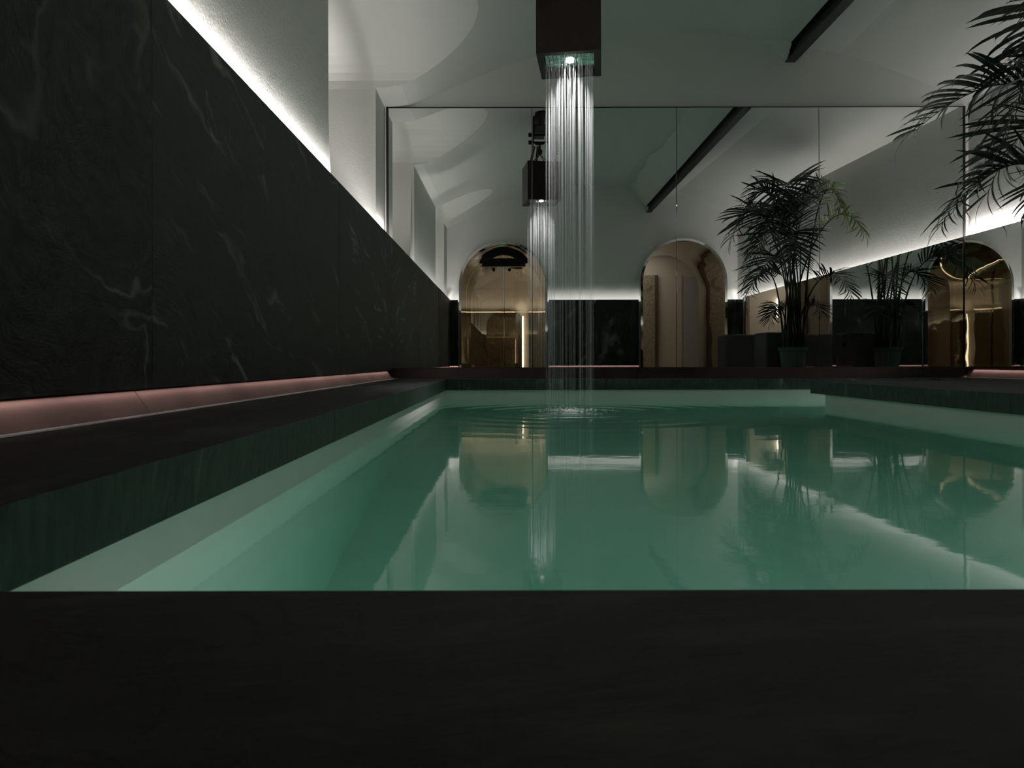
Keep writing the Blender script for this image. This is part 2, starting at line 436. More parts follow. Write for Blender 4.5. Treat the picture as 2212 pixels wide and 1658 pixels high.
shell = raw(interior())
boolean(shell, raw(niche_vol(4.88, 6.62, 2.60 + CZ, 0.40)), 'UNION')
boolean(shell, raw(niche_vol(0.52, 2.14, 2.66 + CZ, 0.50)), 'UNION')
for cx, hw, sp in ARCH:
    bm = bmesh.new(); prism(bm, arch_poly(cx, hw, sp, 0.0), 'y', -1.96, 0.0)
    boolean(shell, raw(bm), 'UNION')
# split the shell's inner skin into walls and ceiling
bm = bmesh.new(); bm.from_mesh(shell.data); bpy.data.objects.remove(shell, do_unlink=True)
bm.normal_update()
groups = {'ceiling': [], 'wall_left': [], 'wall_right': [], 'wall_front': [], 'wall_back': [], None: []}
for f in bm.faces:
    c, n = f.calc_center_median(), f.normal
    if c.z < -0.25 or c.y < PB - 0.01: groups[None].append(f.index)
    elif c.x < PL + 0.002 and not (n.z > 0.35 and c.z > 2.7): groups['wall_left'].append(f.index)
    elif abs(n.z) > 0.3: groups['ceiling'].append(f.index)
    elif n.x > 0.9 and c.x > PR - 0.01: groups['wall_right'].append(f.index)
    elif n.y > 0.9 and c.y > PF - 0.01: groups['wall_front'].append(f.index)
    elif n.y < -0.9 and c.y < PB + 0.01: groups['wall_back'].append(f.index)
    else: groups['ceiling'].append(f.index)


def sub_shell(name, idx, material, thick):
    keep = set(idx); nb = bm.copy()
    nb.faces.ensure_lookup_table()
    bmesh.ops.delete(nb, geom=[f for f in nb.faces if f.index not in keep], context='FACES')
    me = bpy.data.meshes.new(name); nb.to_mesh(me); nb.free(); me.materials.append(material)
    o = link(bpy.data.objects.new(name, me)); tag(o, kind='structure')
    s = o.modifiers.new('solid', 'SOLIDIFY'); s.thickness = thick; s.offset = 1.0
    return o


W_LEFT = sub_shell('wall_left', groups['wall_left'], M_ROUGH, 0.03)
W_RIGHT = sub_shell('wall_right', groups['wall_right'], M_ROUGH, 0.08)
W_FRONT = sub_shell('wall_front', groups['wall_front'], M_PLASTER, 0.08)
W_BACK = sub_shell('wall_back', groups['wall_back'], M_PLASTER, 0.08)
CEIL = sub_shell('ceiling', groups['ceiling'], M_PLASTER, 0.03)
bm.free()

# haunch in the vault along the steel beam
bm = bmesh.new(); ys = [PF - 0.002 - (PF - PB - 0.004) * i / 40 for i in range(41)]; rows = []
for y in ys:
    wob = 0.035 * math.sin(y * 2.3) + 0.02 * math.sin(y * 5.1)
    pts = [(2.50 + wob, vault_z(2.50 + wob, y) - 0.004), (2.80, 3.235 + CZ), (2.85, 3.205 + CZ), (2.95, 3.205 + CZ), (3.0, 3.215 + CZ), (3.42, vault_z(3.42, y) - 0.004)]
    pts += [(3.42, vault_z(3.42, y) + 0.05), (2.45, vault_z(2.45, y) + 0.05)]
    rows.append([bm.verts.new((p[0], y, p[1])) for p in pts])
for a, c in zip(rows, rows[1:]):
    for i in range(8):
        j = (i + 1) % 8; bm.faces.new((a[i], a[j], c[j], c[i]))
bm.faces.new(rows[0]); bm.faces.new(rows[-1][::-1])
tag(obj('trim_1', bm, M_PLASTER), kind='structure')
# small corbel facet under the haunch at the end wall
bm = bmesh.new()
v = [bm.verts.new(p) for p in ((2.56, PF - 0.001, 3.33 + CZ), (2.86, PF - 0.001, 3.07 + CZ), (2.90, PF - 0.001, 3.30 + CZ), (2.86, PF - 0.16, 3.215 + CZ), (2.60, PF - 0.14, 3.32 + CZ))]
for f in ((0, 1, 3), (0, 3, 4), (1, 2, 3), (0, 4, 2), (4, 3, 2), (0, 2, 1)): bm.faces.new([v[i] for i in f])
tag(obj('trim_2', bm, M_PLASTER), kind='structure')

# stone panels on the left wall
cuts = [YB, 2.32, 4.89, YM + 0.02]
for i, mm in enumerate((M_SLAB_SWIRL, M_SLAB_STREAK, M_SLAB_FINE)):
    pr = 0.004 if i == 0 else 0.0
    obj('stone_panel', B(((XL - 0.025, cuts[i] + 0.004, 0.083), (XL + pr, cuts[i + 1] - 0.004, LEDGE))), mm, W_LEFT, bevel=0.0015)
# stone panels on the back wall between the arches
for a, b_ in ((XL, -1.03), (0.83, 1.78), (1.785, 2.68), (4.50, XR)):
    obj('stone_panel', B(((a, YB - 0.025, 0.083), (b_, YB, LEDGE))), M_SLAB_BACK, W_BACK, bevel=0.0015)
# mirrors on the right wall below the ledge
mw = empty('wall_mirror', (XR, 3.5, 0.09))
tag(mw, 'low mirror band covering the right wall under the bright ledge light, up to the corner', 'mirror')
for a, b_ in ((YB, 2.2), (2.2, 4.6), (4.6, YM - 0.012)):
    o = obj('mirror_panel', B(((0, a + 0.002 - 3.5, 0.0), (0.018, b_ - 0.002 - 3.5, LEDGE - 0.09))), M_MIRROR, mw, bevel=0.001)
o = obj('backing_board', B(((0.0185, YB - 3.5 + 0.01, 0.004), (0.025, YM - 3.53, LEDGE - 0.095))), M_STEEL, mw)

# big mirror, four tall panels on the front wall
MT = (781 - 233) / 1500 * YM + CZ; MB_ = 0.108
fm = empty('wall_mirror', (1.7, YM, MB_))
tag(fm, 'huge wall-to-wall mirror of four tall panels on the end wall behind the pool', 'mirror')
xs = [-1.222, 0.246, 1.723, 3.181, 4.655]
for a, b_ in zip(xs, xs[1:]):
    obj('mirror_panel', B(((a + 0.0025 - 1.7, 0, 0), (b_ - 0.0025 - 1.7, 0.008, MT - MB_))), M_MIRROR, fm, bevel=0.001)
obj('backing_board', B(((xs[0] - 1.7, 0.0085, 0.0), (xs[-1] - 1.7, 0.02, MT - MB_ - 0.004))), M_STEEL, fm)
obj('frame', B(((xs[0] - 1.7 - 0.022, -0.004, -0.02), (xs[0] - 1.7, 0.022, MT - MB_ + 0.01)),
               ((xs[-1] - 1.7, -0.004, -0.02), (xs[-1] - 1.7 + 0.022, 0.022, MT - MB_ + 0.01)),
               ((xs[0] - 1.7 - 0.022, -0.004, MT - MB_), (xs[-1] - 1.7 + 0.022, 0.022, MT - MB_ + 0.008))), M_STEEL, fm)


# skirting: sloping copper boards
def skirt(name, p0, p1, inward, material, top, bottom=0.0, out_=0.065, parent=None, m0=0.0, m1=0.0, t=0.012):
    """sloping board from p0 to p1 (2D), bottom edge shifted inward by out_, mitred ends m0/m1"""
    p0, p1, n = Vector((*p0, 0)), Vector((*p1, 0)), Vector((*inward, 0)); d = (p1 - p0).normalized()
    bm = bmesh.new(); V = []
    for p, s, mm in ((p0, 1, m0), (p1, -1, m1)):
        V.append([p + Vector((0, 0, top)), p + n * out_ + d * s * out_ * mm + Vector((0, 0, bottom)),
                  p + n * (out_ - t) + d * s * (out_ - t) * mm + Vector((0, 0, bottom)), p - n * t - d * s * t * mm + Vector((0, 0, top))])
    A = [bm.verts.new(v) for v in V[0]]; C = [bm.verts.new(v) for v in V[1]]
    for i in range(4):
        j = (i + 1) % 4; bm.faces.new((A[i], A[j], C[j], C[i]))
    bm.faces.new(A[::-1]); bm.faces.new(C)
    return obj(name, bm, material, parent)


bl = tag(empty('baseboard_left'), kind='structure')
for a, b_, m0, m1 in ((YB, 2.27, 1, 0), (2.275, 4.6, 0, 0), (4.605, 6.62, 0, 0), (6.625, YM - 0.005, 0, 1)):
    skirt('copper_board', (-1.235, a), (-1.235, b_), (1, 0), M_COPPER, 0.092, parent=bl, m0=m0, m1=m1)
obj('painted_glow_strip', B(((-1.166, YB, 0.0003), (-1.115, YM - 0.07, 0.0022))), M_PAINTED_GLOW, bl)  # added strip: floor light's glow along the skirting foot, put into colour
br = tag(empty('baseboard_right'), kind='structure')
for a, b_, m0, m1 in ((YB, 3.2, 1, 0), (3.205, YM - 0.005, 0, 1)):
    skirt('copper_board', (4.705, a), (4.705, b_), (-1, 0), M_COPPER, 0.092, parent=br, m0=m0, m1=m1)
obj('painted_glow_strip', B(((4.60, YB, 0.0003), (4.636, YM - 0.07, 0.0022))), M_PAINTED_GLOW, br)  # same painted glow along the right skirting foot
bf = tag(empty('baseboard_front'), kind='structure')
for a, b_, m0, m1 in ((-1.235, 1.3, 1, 0), (1.303, 4.705, 0, 1)):
    skirt('copper_board', (a, YM - 0.005), (b_, YM - 0.005), (0, -1), M_COPPER_DARK, 0.106, parent=bf, m0=m0, m1=m1)
bb = tag(empty('baseboard_back'), kind='structure')
for a, b_, m0, m1 in ((-1.235, -1.03, 1, 0), (0.83, 2.68, 0, 0), (4.50, 4.705, 0, 1)):
    skirt('copper_board', (a, -0.085), (b_, -0.085), (0, 1), M_COPPER, 0.092, parent=bb, m0=m0, m1=m1)

# ------------------------------------------------------------------ pool deck, basin, water
PX0, PX1, PY0, PY1 = -0.60, 2.60, 0.515, 6.77       # inner edges of the stone deck
CX1, CY0 = 4.2, 5.98                                 # side arm of the pool behind the right deck
TH = 0.108
fl = tag(empty('floor'), kind='structure')


def deck(a, b_, edge=None):
    """stone slab: top face rough stone, sides polished green edge"""
    bm = bmesh.new(); box(bm, (a[0], a[1], -TH), (b_[0], b_[1], 0.0))
    o = obj('stone_slab', bm, M_DECK, fl, bevel=0.003)
    o.data.materials.append(M_EDGE)
    for p in o.data.polygons:
        if abs(p.normal.z) < 0.5: p.material_index = 1
    return o


g = 0.0012
ys = [PY0, 2.39, 4.35, 6.05, PF]
for a, b_ in zip(ys, ys[1:]): deck((PL, a + g), (PX0, b_ - g))
xs = [PL, 1.15, PR]
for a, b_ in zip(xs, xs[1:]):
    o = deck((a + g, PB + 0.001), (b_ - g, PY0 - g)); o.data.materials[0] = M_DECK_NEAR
xs = [PX0, 0.95, 2.44, PR]
for a, b_ in zip(xs, xs[1:]): deck((a + g, PY1), (b_ - g, PF))
ys = [PY0, 1.9, 3.6, CY0]
for a, b_ in zip(ys, ys[1:]): deck((PX1, a + g), (PR, b_ - g))
deck((CX1, CY0 + g), (PR, PY1 - g))

# basin walls and bottom
BT = -TH - 0.001; BD = -1.45; ins = 0.02
fx0, fx1, fy0, fy1 = PX0 - ins, PX1 + ins, PY0 - ins, PY1 + ins
ry = 5.74                                            # end of the inner wall below the right deck
bas = tag(empty('pool_basin'), kind='structure')


def wallbox(a, b_):
    return obj('basin_wall', B((a, b_)), M_LINER, bas)


wallbox((fx0 - 0.15, fy0 - 0.15, BD), (fx0, fy1 + 0.15, BT))
wallbox((fx0, fy0 - 0.15, BD), (fx1, fy0, BT))
wallbox((fx1, fy0 - 0.15, BD), (fx1 + 0.15, ry, BT))
wallbox((fx1 + 0.15, ry - 0.15, BD), (CX1 + 0.15, ry, BT))
wallbox((CX1 + 0.02, ry, BD), (CX1 + 0.15, fy1 + 0.15, BT))
wallbox((fx0, fy1, BD), (CX1 + 0.02, fy1 + 0.15, BT))
obj('basin_floor', B(((fx0 - 0.15, fy0 - 0.15, BD - 0.1), (CX1 + 0.15, fy1 + 0.15, BD))), M_LINER, bas)

e = 0.004; WZ = -0.192
poly = [(fx0 - e, fy0 - e), (fx1 + e, fy0 - e), (fx1 + e, ry - e), (CX1 + 0.02 + e, ry - e), (CX1 + 0.02 + e, fy1 + e), (fx0 - e, fy1 + e)]
bm = bmesh.new()
A = [bm.verts.new((x, y, BD - e)) for x, y in poly]; C = [bm.verts.new((x, y, WZ)) for x, y in poly]
for i in range(6):
    j = (i + 1) % 6; bm.faces.new((A[i], A[j], C[j], C[i]))
bm.faces.new(A[::-1]); bm.faces.new(C)
tag(obj('pool_water', bm, M_WATER), 'still turquoise water filling the sunken pool', 'water', kind='stuff')

# ------------------------------------------------------------------ arched doorways and the anteroom behind
for i, (cx, hw, sp) in enumerate(ARCH):
    d = tag(empty('door_%d' % (i + 1), (cx, 0, 0)), kind='structure')
    # polished bronze lining tunnel
    def ring(r_in, r_out, ya, yb, name, material):
        bm = bmesh.new(); pi_, po = arch_poly(0, r_in, sp, 0.001, 40), arch_poly(0, r_out, sp, 0.001, 40)
        Vs = [[bm.verts.new((p[0], y, p[1])) for p in P] for P in (pi_, po) for y in (ya, yb)]
        ia, ib, oa, ob = Vs; n = len(pi_)
        for k in range(n - 1):
            bm.faces.new((ia[k], ia[k + 1], ib[k + 1], ib[k])); bm.faces.new((oa[k], ob[k], ob[k + 1], oa[k + 1]))
            bm.faces.new((ia[k], oa[k], oa[k + 1], ia[k + 1])); bm.faces.new((ib[k], ib[k + 1], ob[k + 1], ob[k]))
        for k in (0, n - 1): bm.faces.new((ia[k], ib[k], ob[k], oa[k]))
        o = obj(name, bm, material, d)
        for p in o.data.polygons: p.use_smooth = True
        m = o.modifiers.new('es', 'EDGE_SPLIT'); m.split_angle = R(35)
        return o
    ring(hw - 0.012, hw - 0.001, -1.95, -0.02, 'lining', M_BRONZE)
    ring(hw - 0.014, hw + 0.035, -0.045, 0.03, 'rim', M_CHROME)
    obj('threshold', B(((-hw + 0.014, -1.95, -0.03), (hw - 0.014, -0.112, -0.001))), M_TAN, d)
cx, hw, sp = ARCH[0]
d1 = bpy.data.objects['door_1']
for s in (-1, 1):
    p = arch_poly(0, hw - 0.016, sp, 0.004, 28)
    half = [q for q in p if q[0] * s > 0.004]
    zt = sp + hw - 0.016
    half = ([(0.004 * s, 0.004)] + half[::-1] + [(0.004 * s, zt)]) if s > 0 else ([(0.004 * s, zt)] + half[::-1] + [(0.004 * s, 0.004)])
    bm = bmesh.new(); prism(bm, half, 'y', -1.80, -1.79)
    obj('glass_leaf', bm, M_GLASS, d1)
obj('rail', B(((-0.42, -1.77, 2.13 + CZ), (0.42, -1.755, 2.17 + CZ))), M_CHROME, d1)
obj('transom', B(((-0.5, -1.785, 2.19 + CZ), (0.5, -1.775, 2.38 + CZ))), M_STEEL, d1)
for x in (-0.23, 0.13):
    bm = bmesh.new(); cyl(bm, (x, -1.775, 2.11 + CZ), (x, -1.745, 2.11 + CZ), 0.035, n=16)
    obj('roller', bm, M_BLACK, d1)
obj('door_stile', B(((-0.018, -1.778, 0.005), (-0.006, -1.765, 2.13 + CZ)), ((0.006, -1.778, 0.005), (0.018, -1.765, 2.13 + CZ))), M_CHROME, d1)

# anteroom walls
ar = tag(empty('wall_anteroom'), kind='structure')
obj('painted_wall', B(((-2.2, -3.56, -0.03), (6.4, -3.46, 3.1))), M_CREAM, ar)
obj('painted_wall', B(((-2.3, -3.56, -0.03), (-2.2, -1.95, 3.1))), M_CREAM, ar)
obj('painted_wall', B(((6.4, -3.56, -0.03), (6.5, -1.95, 3.1))), M_CREAM, ar)
obj('painted_wall', B(((-2.2, -3.46, 3.1), (6.4, -1.95, 3.2))), M_CREAM, ar)
obj('tiled_ground', B(((-2.2, -3.46, -0.03), (6.4, -1.95, -0.001))), M_TAN, ar)
bm = bmesh.new()
for a, b_ in ((-2.2, ARCH[0][0] - ARCH[0][1]), (ARCH[0][0] + ARCH[0][1], ARCH[1][0] - ARCH[1][1]), (ARCH[1][0] + ARCH[1][1], 6.4)):
    box(bm, (a, -1.96, -0.03), (b_, -1.95, 3.1))
for cx, hw, sp in ARCH:
    box(bm, (cx - hw, -1.96, sp + hw), (cx + hw, -1.95, 3.1))
obj('painted_wall', bm, M_CREAM, ar)
for a, b_ in ((-1.4, -0.35), (-0.345, 0.18), (0.52, 1.3)):
    obj('marble_panel', B(((a, -3.37, 0.0), (b_, -3.345, LEDGE))), M_TAN, ar, bevel=0.002)
obj('marble_panel', B(((3.2, -3.44, 0.0), (3.72, -3.40, 2.35))), M_TAN, ar, bevel=0.002)
obj('marble_panel', B(((4.4, -3.44, 0.0), (4.41, -3.40, 2.35))), M_TAN, ar)
obj('door_post', B(((0.19, -3.45, 0), (0.30, -3.36, LEDGE))), M_BROWNWOOD, ar)
obj('door_post', B(((3.72, -3.46, 0), (3.80, -3.38, 2.35))), M_BROWNWOOD, ar)
obj('grey_door_leaf', B(((4.45, -3.46, 0), (5.3, -3.40, 2.30))), M_GREYDOOR, ar, bevel=0.003)
obj('grey_door_leaf', B(((1.25, -3.46, 0), (2.1, -3.40, 2.30))), M_GREYDOOR, ar, bevel=0.003)


def wall_lamp(x, z0, z1, label):
    r = tag(empty('wall_lamp', (x, -3.44, z0)), label, 'lamp', 'tube lamps seen through the arched doorways')
    obj('mount', B(((-0.03, -0.018, 0.0), (-0.018, 0.05, z1 - z0))), M_BROWNWOOD, r)
    bm = bmesh.new(); cyl(bm, (0, 0.045, 0.01), (0, 0.045, z1 - z0 - 0.01), 0.018, n=14)
    obj('tube', bm, M_TUBE, r, smooth=True)


wall_lamp(0.37, 0.02, 1.16 + CZ, 'tall glowing vertical tube lamp seen through the left arched doorway')
wall_lamp(2.50, 1.10 + CZ, 1.60 + CZ, 'short glowing tube lamp high on the cream wall behind the palm stems')

# ------------------------------------------------------------------ steel beam
bm = bmesh.new()
pz = [(2.85, 3.065), (2.95, 3.065), (2.95, 3.078), (2.906, 3.082), (2.906, 3.198), (2.95, 3.202), (2.95, 3.215),
      (2.85, 3.215), (2.85, 3.202), (2.894, 3.198), (2.894, 3.082), (2.85, 3.078)]
prism(bm, [(x, z + CZ) for x, z in pz], 'y', PB + 0.01, PF - 0.002)
tag(obj('steel_beam', bm, M_STEEL), 'dark steel I-beam running along the vaulted ceiling', 'beam')

# ------------------------------------------------------------------ shower
SC = (0.443, 4.947); SZ = 2.11 + CZ; HW = 0.22; HT = 0.50
sh = empty('rain_shower', (SC[0], SC[1], SZ), (0, 0, R(-8)))
tag(sh, 'square dark brown metal shower box hanging over the pool, water falling from its underside', 'shower')
t = 0.022; bm = bmesh.new()
for a, b_ in (((-HW, -HW, 0), (HW, -HW + t, HT)), ((-HW, HW - t, 0), (HW, HW, HT)), ((-HW, -HW + t, 0), (-HW + t, HW - t, HT)), ((HW - t, -HW + t, 0), (HW, HW - t, HT))):
    box(bm, a, b_)
box(bm, (-HW + t, -HW + t, HT - 0.02), (HW - t, HW - t, HT))
obj('housing', bm, M_RUST, sh)
lip = 0.045
obj('bottom_rim', B(((-HW + t, -HW + t, 0.0), (HW - t, -HW + lip, 0.006)), ((-HW + t, HW - lip, 0), (HW - t, HW - t, 0.006)),
                   ((-HW + t, -HW + lip, 0), (-HW + lip, HW - lip, 0.006)), ((HW - lip, -HW + lip, 0), (HW - t, HW - lip, 0.006))), M_RUST, sh)
obj('shower_plate', B(((-HW + t, -HW + t, 0.035), (HW - t, HW - t, 0.042))), M_PLATE, sh)
bm = bmesh.new(); cyl(bm, (0, 0, 0.026), (0, 0, 0.0349), 0.028, n=20); obj('spotlight', bm, M_LED, sh)
bm = bmesh.new()
for i in range(-6, 7):
    for j in range(-6, 7):
        if abs(i) < 2 and abs(j) < 2: continue
        cyl(bm, (i * 0.0285, j * 0.0285, 0.0351), (i * 0.0285, j * 0.0285, 0.026), 0.003, 0.002, n=5)
tag(obj('nozzles', bm, M_CHROME, sh), kind='stuff')

# jets of water
bm = bmesh.new(); H = SZ + 0.03 - WZ
for i in range(-5, 6):
    for j in range(-5, 6):
        if (i == 0 and j == 0) or random.random() < 0.12: continue
        x0, y0 = i * 0.030 + random.uniform(-.013, .013), j * 0.030 + random.uniform(-.013, .013)
        dx, dy = random.uniform(-.006, .006), random.uniform(-.006, .006)
        n = 40; pts, rr = [], []; r0 = random.choice((0.0006, 0.0008, 0.001, 0.0012, 0.0019)); ph = random.uniform(0, 6)
        for k_ in range(n + 1):
            f = k_ / n; z = -H * f
            pts.append((x0 + dx * f, y0 + dy * f, z)); rr.append(r0 * (1.0 + 0.12 * math.sin(k_ * 1.3 + ph)) * (1 - 0.3 * f))
        tube(bm, pts, rr, 4)
bmesh.ops.rotate(bm, verts=bm.verts, matrix=Matrix.Rotation(R(-8), 3, 'Z'))
tag(obj('falling_water', bm, M_JET, loc=(SC[0], SC[1], SZ + 0.03)), 'thin straight jets of lit water falling from the shower box into the pool', 'water', kind='stuff')
# splash droplets where the jets land
bm = bmesh.new()
for i in range(520):
    a, rr = random.uniform(0, 2 * math.pi), abs(random.gauss(0, 0.13)) + 0.01
    r_ = random.uniform(0.0015, 0.005)
    m = Matrix.Translation((rr * math.cos(a), rr * math.sin(a), random.uniform(0.005, 0.014) + (random.random() ** 6) * 0.03))
    bmesh.ops.create_icosphere(bm, subdivisions=1, radius=r_, matrix=m)
tag(obj('splash', bm, M_JET, loc=(SC[0], SC[1], WZ + 0.002)), 'small white splash where the shower jets meet the pool water', 'water', kind='stuff')

# ------------------------------------------------------------------ hoist over the shower
hx, hy = 0.425, 4.947
ho = empty('chain_hoist', (hx, hy, 2.85 + CZ)); zc = vault_z(hx, hy) - (2.85 + CZ)
tag(ho, 'black iron trolley hoist with wheels and hook, seen in the mirror above the shower box', 'hoist')
obj('rail_beam', B(((-0.07, -0.28, 0.20), (0.07, 0.28, 0.215)), ((-0.006, -0.28, 0.215), (0.006, 0.28, zc + 0.03)), ((-0.07, -0.28, zc - 0.03), (0.07, 0.28, zc - 0.015))), M_RUST, ho)
for s in (-1, 1):
    obj('side_plate', B(((s * 0.088 - 0.008, -0.13, 0.03), (s * 0.088 + 0.008, 0.13, min(zc - 0.02, 0.42)))), M_BLACK, ho, bevel=0.004)
for y in (-0.085, 0.085):
    for s in (-1, 1):
        bm = bmesh.new(); cyl(bm, (s * 0.03, y, 0.245), (s * 0.08, y, 0.245), 0.03, 0.034, n=18); obj('wheel', bm, M_BLACK, ho)
for z, ex in ((0.17, 0.135), (0.07, 0.14)):
    bm = bmesh.new(); cyl(bm, (-ex, 0, z), (0.11, 0, z), 0.012, n=10); obj('axle', bm, M_BLACK, ho)
for z in (0.17, 0.07):
    bm = bmesh.new(); cyl(bm, (-ex - 0.01, 0, z), (-0.10, 0, z), 0.028, n=12); obj('end_knob', bm, M_BLACK, ho)
bm = bmesh.new(); tube(bm, [(-0.085, 0, 0.075), (-0.04, 0, 0.045), (0, 0, 0.055), (0.04, 0, 0.05), (0.085, 0, 0.085)], [0.01, 0.014, 0.02, 0.014, 0.01], 8)
obj('yoke', bm, M_BLACK, ho)
bm = bmesh.new(); cyl(bm, (0, 0, 0.06), (0, 0, -0.05), 0.013, n=10); obj('shank', bm, M_BLACK, ho)
bm = bmesh.new(); cyl(bm, (0, -0.02, -0.06), (0, 0.02, -0.06), 0.036, n=20); obj('hook_block', bm, M_BLACK, ho)


def chain_bm(pts, step=0.014, r=0.0022):
    bm = bmesh.new(); pts = [Vector(p) for p in pts]; k_ = 0
    for a, b_ in zip(pts, pts[1:]):
        n = max(1, int((b_ - a).length / step)); d = (b_ - a).normalized(); q = d.to_track_quat('Z', 'Y').to_matrix()
        for i in range(n):
            c = a + (b_ - a) * (i + .5) / n; tw = Matrix.Rotation(R(90) * (k_ % 2), 3, 'Z'); k_ += 1
            ringp = []
            for s_ in range(8):
                t_ = 2 * math.pi * s_ / 8
                ringp.append(c + q @ tw @ Vector((math.cos(t_) * 0.0055, 0, math.sin(t_) * 0.011)))
            rings = []
            for s_ in range(8):
                t_ = 2 * math.pi * s_ / 8
                e1 = q @ tw @ Vector((math.cos(t_), 0, math.sin(t_))); e2 = q @ tw @ Vector((0, 1, 0))
                rings.append([bm.verts.new(ringp[s_] + (e1 * math.cos(u) + e2 * math.sin(u)) * r) for u in (0, 2.094, 4.189)])
            for s_ in range(8):
                x_, y_ = rings[s_], rings[(s_ + 1) % 8]
                for u in range(3):
                    v_ = (u + 1) % 3; bm.faces.new((x_[u], x_[v_], y_[v_], y_[u]))
    return bm


for dx, sgn in ((-0.11, -1), (0.12, 1)):
    tag(obj('sling_chain', chain_bm([(0, 0, -0.09), (dx, 0.12, -0.232)]), M_BLACK, ho), kind='stuff')
    tag(obj('sling_chain', chain_bm([(0, 0, -0.09), (dx, -0.12, -0.232)]), M_BLACK, ho), kind='stuff')
# hand chain loops hanging beside the hoist
hc = empty('hand_chain', (hx + 0.16, hy, 3.02 + CZ))
tag(hc, 'loose loops of hand chain hanging to the right of the hoist', 'chain')
for x0, x1, zb in ((0.0, 0.045, -0.40), (0.03, 0.06, -0.34), (0.065, 0.095, -0.22), (0.055, 0.1, -0.26)):
    pts = []
    for i in range(13):
        f = i / 12; pts.append((x0 + (x1 - x0) * f, random.uniform(-.01, .01), 0.12 + (zb - 0.12) * (1 - abs(2 * f - 1) ** 6)))
    tag(obj('chain_loop', chain_bm(pts), M_BLACK, hc), kind='stuff')
# brown straps down to the box
for a, b_, wd in ((-0.075, -0.125, 0.035), (-0.03, -0.05, 0.03)):
    bm = bmesh.new()
    for y in (0.0,):
        vs = []
        for (x, z) in ((a, 0.0), (b_, -0.232)):
            for w_ in (-wd / 2, wd / 2):
                for th in (-0.004, 0.004):
                    vs.append(bm.verts.new((x + w_, th + 0.06, z)))
        bmesh.ops.convex_hull(bm, input=vs)
    obj('strap', bm, M_STRAP, ho)

# ------------------------------------------------------------------ ottomans beside the right wall
def ottoman(loc, size, label, hole_side):
    r = tag(empty('ottoman', loc), label, 'seat', 'fabric cube seats along the right wall')
    sx, sy, sz = size
    bm = B(((-sx / 2, -sy / 2, 0.012), (sx / 2, sy / 2, sz)))
    o = obj('body', bm, M_VELVET, r, bevel=0.035); o.modifiers['bevel'].segments = 4
    bm = bmesh.new(); tube(bm, [(sx / 2 * a, sy / 2 * b_, sz - 0.035) for a, b_ in ((-1.0, -.9), (-1.0, .9))], 0.004, 6)
    obj('piping', bm, M_VELVET, r)
    for a in (-1, 1):
        for b_ in (-1, 1):
            bm = bmesh.new(); cyl(bm, (a * (sx / 2 - .06), b_ * (sy / 2 - .06), 0), (a * (sx / 2 - .06), b_ * (sy / 2 - .06), 0.02), 0.015, n=8)
            obj('foot', bm, M_BLACK, r)
    if hole_side:
        bm = bmesh.new(); lathe(bm, [(0.036, -0.004), (0.036, 0.003), (0.028, 0.004), (0.027, 0.0)], n=20)
        bmesh.ops.rotate(bm, verts=bm.verts, matrix=Matrix.Rotation(R(90), 3, 'Y'))
        obj('grip_hole', bm, M_PIT, r, loc=(sx / 2, 0.0, sz - 0.17))


ottoman((4.035, 3.86, 0), (0.58, 0.52, 0.59), 'tall dark fabric cube seat with a round grip hole, directly behind the potted palm', True)
ottoman((4.03, 2.02, 0), (0.58, 0.50, 0.63), 'dark fabric cube seat nearest the right arched doorway', False)

# ------------------------------------------------------------------ palm
px, py = 4.0, 4.44
palm = empty('potted_palm', (px, py, 0))
tag(palm, 'tall potted palm with long drooping fronds in a green pot on the right deck', 'plant')
bm = bmesh.new(); lathe(bm, [(0.135, 0.0), (0.14, 0.004), (0.178, 0.315), (0.198, 0.316), (0.202, 0.36), (0.188, 0.361), (0.18, 0.32)], n=32)
obj('pot', bm, M_POT, palm, smooth=False)
bm = bmesh.new(); cyl(bm, (0, 0, 0.315), (0, 0, 0.325), 0.176, 0.172, n=28); obj('soil', bm, M_SOIL, palm)

leaf_meshes = []
for v_ in range(6):
    bm = bmesh.new(); seg = 7; droop = (0.15, 0.35, 0.55, 0.8, 1.05, 1.3)[v_]
    ang = 0.25; x = y = 0.0; rows = []
    for k_ in range(seg + 1):
        f = k_ / seg; wd = 0.031 * (math.sin(math.pi * (f * 0.86 + 0.10)) ** 0.75) * (1 if f < 0.98 else 0.12)
        rows.append([bm.verts.new((x, -wd, y + wd * 0.35)), bm.verts.new((x, 0, y)), bm.verts.new((x, wd, y + wd * 0.35))])
        ang -= droop / seg * 1.4 * (0.5 + f); x += math.cos(ang) / seg; y += math.sin(ang) / seg
    for a, c in zip(rows, rows[1:]):
        bm.faces.new((a[0], a[1], c[1], c[0])); bm.faces.new((a[1], a[2], c[2], c[1]))
    me = bpy.data.meshes.new('leaflet'); bm.to_mesh(me); bm.free(); me.materials.append(M_LEAF)
    for p in me.polygons: p.use_smooth = True
    leaf_meshes.append(me)
pale = [m.copy() for m in leaf_meshes]
for m in pale: m.materials[0] = M_LEAF_LIGHT

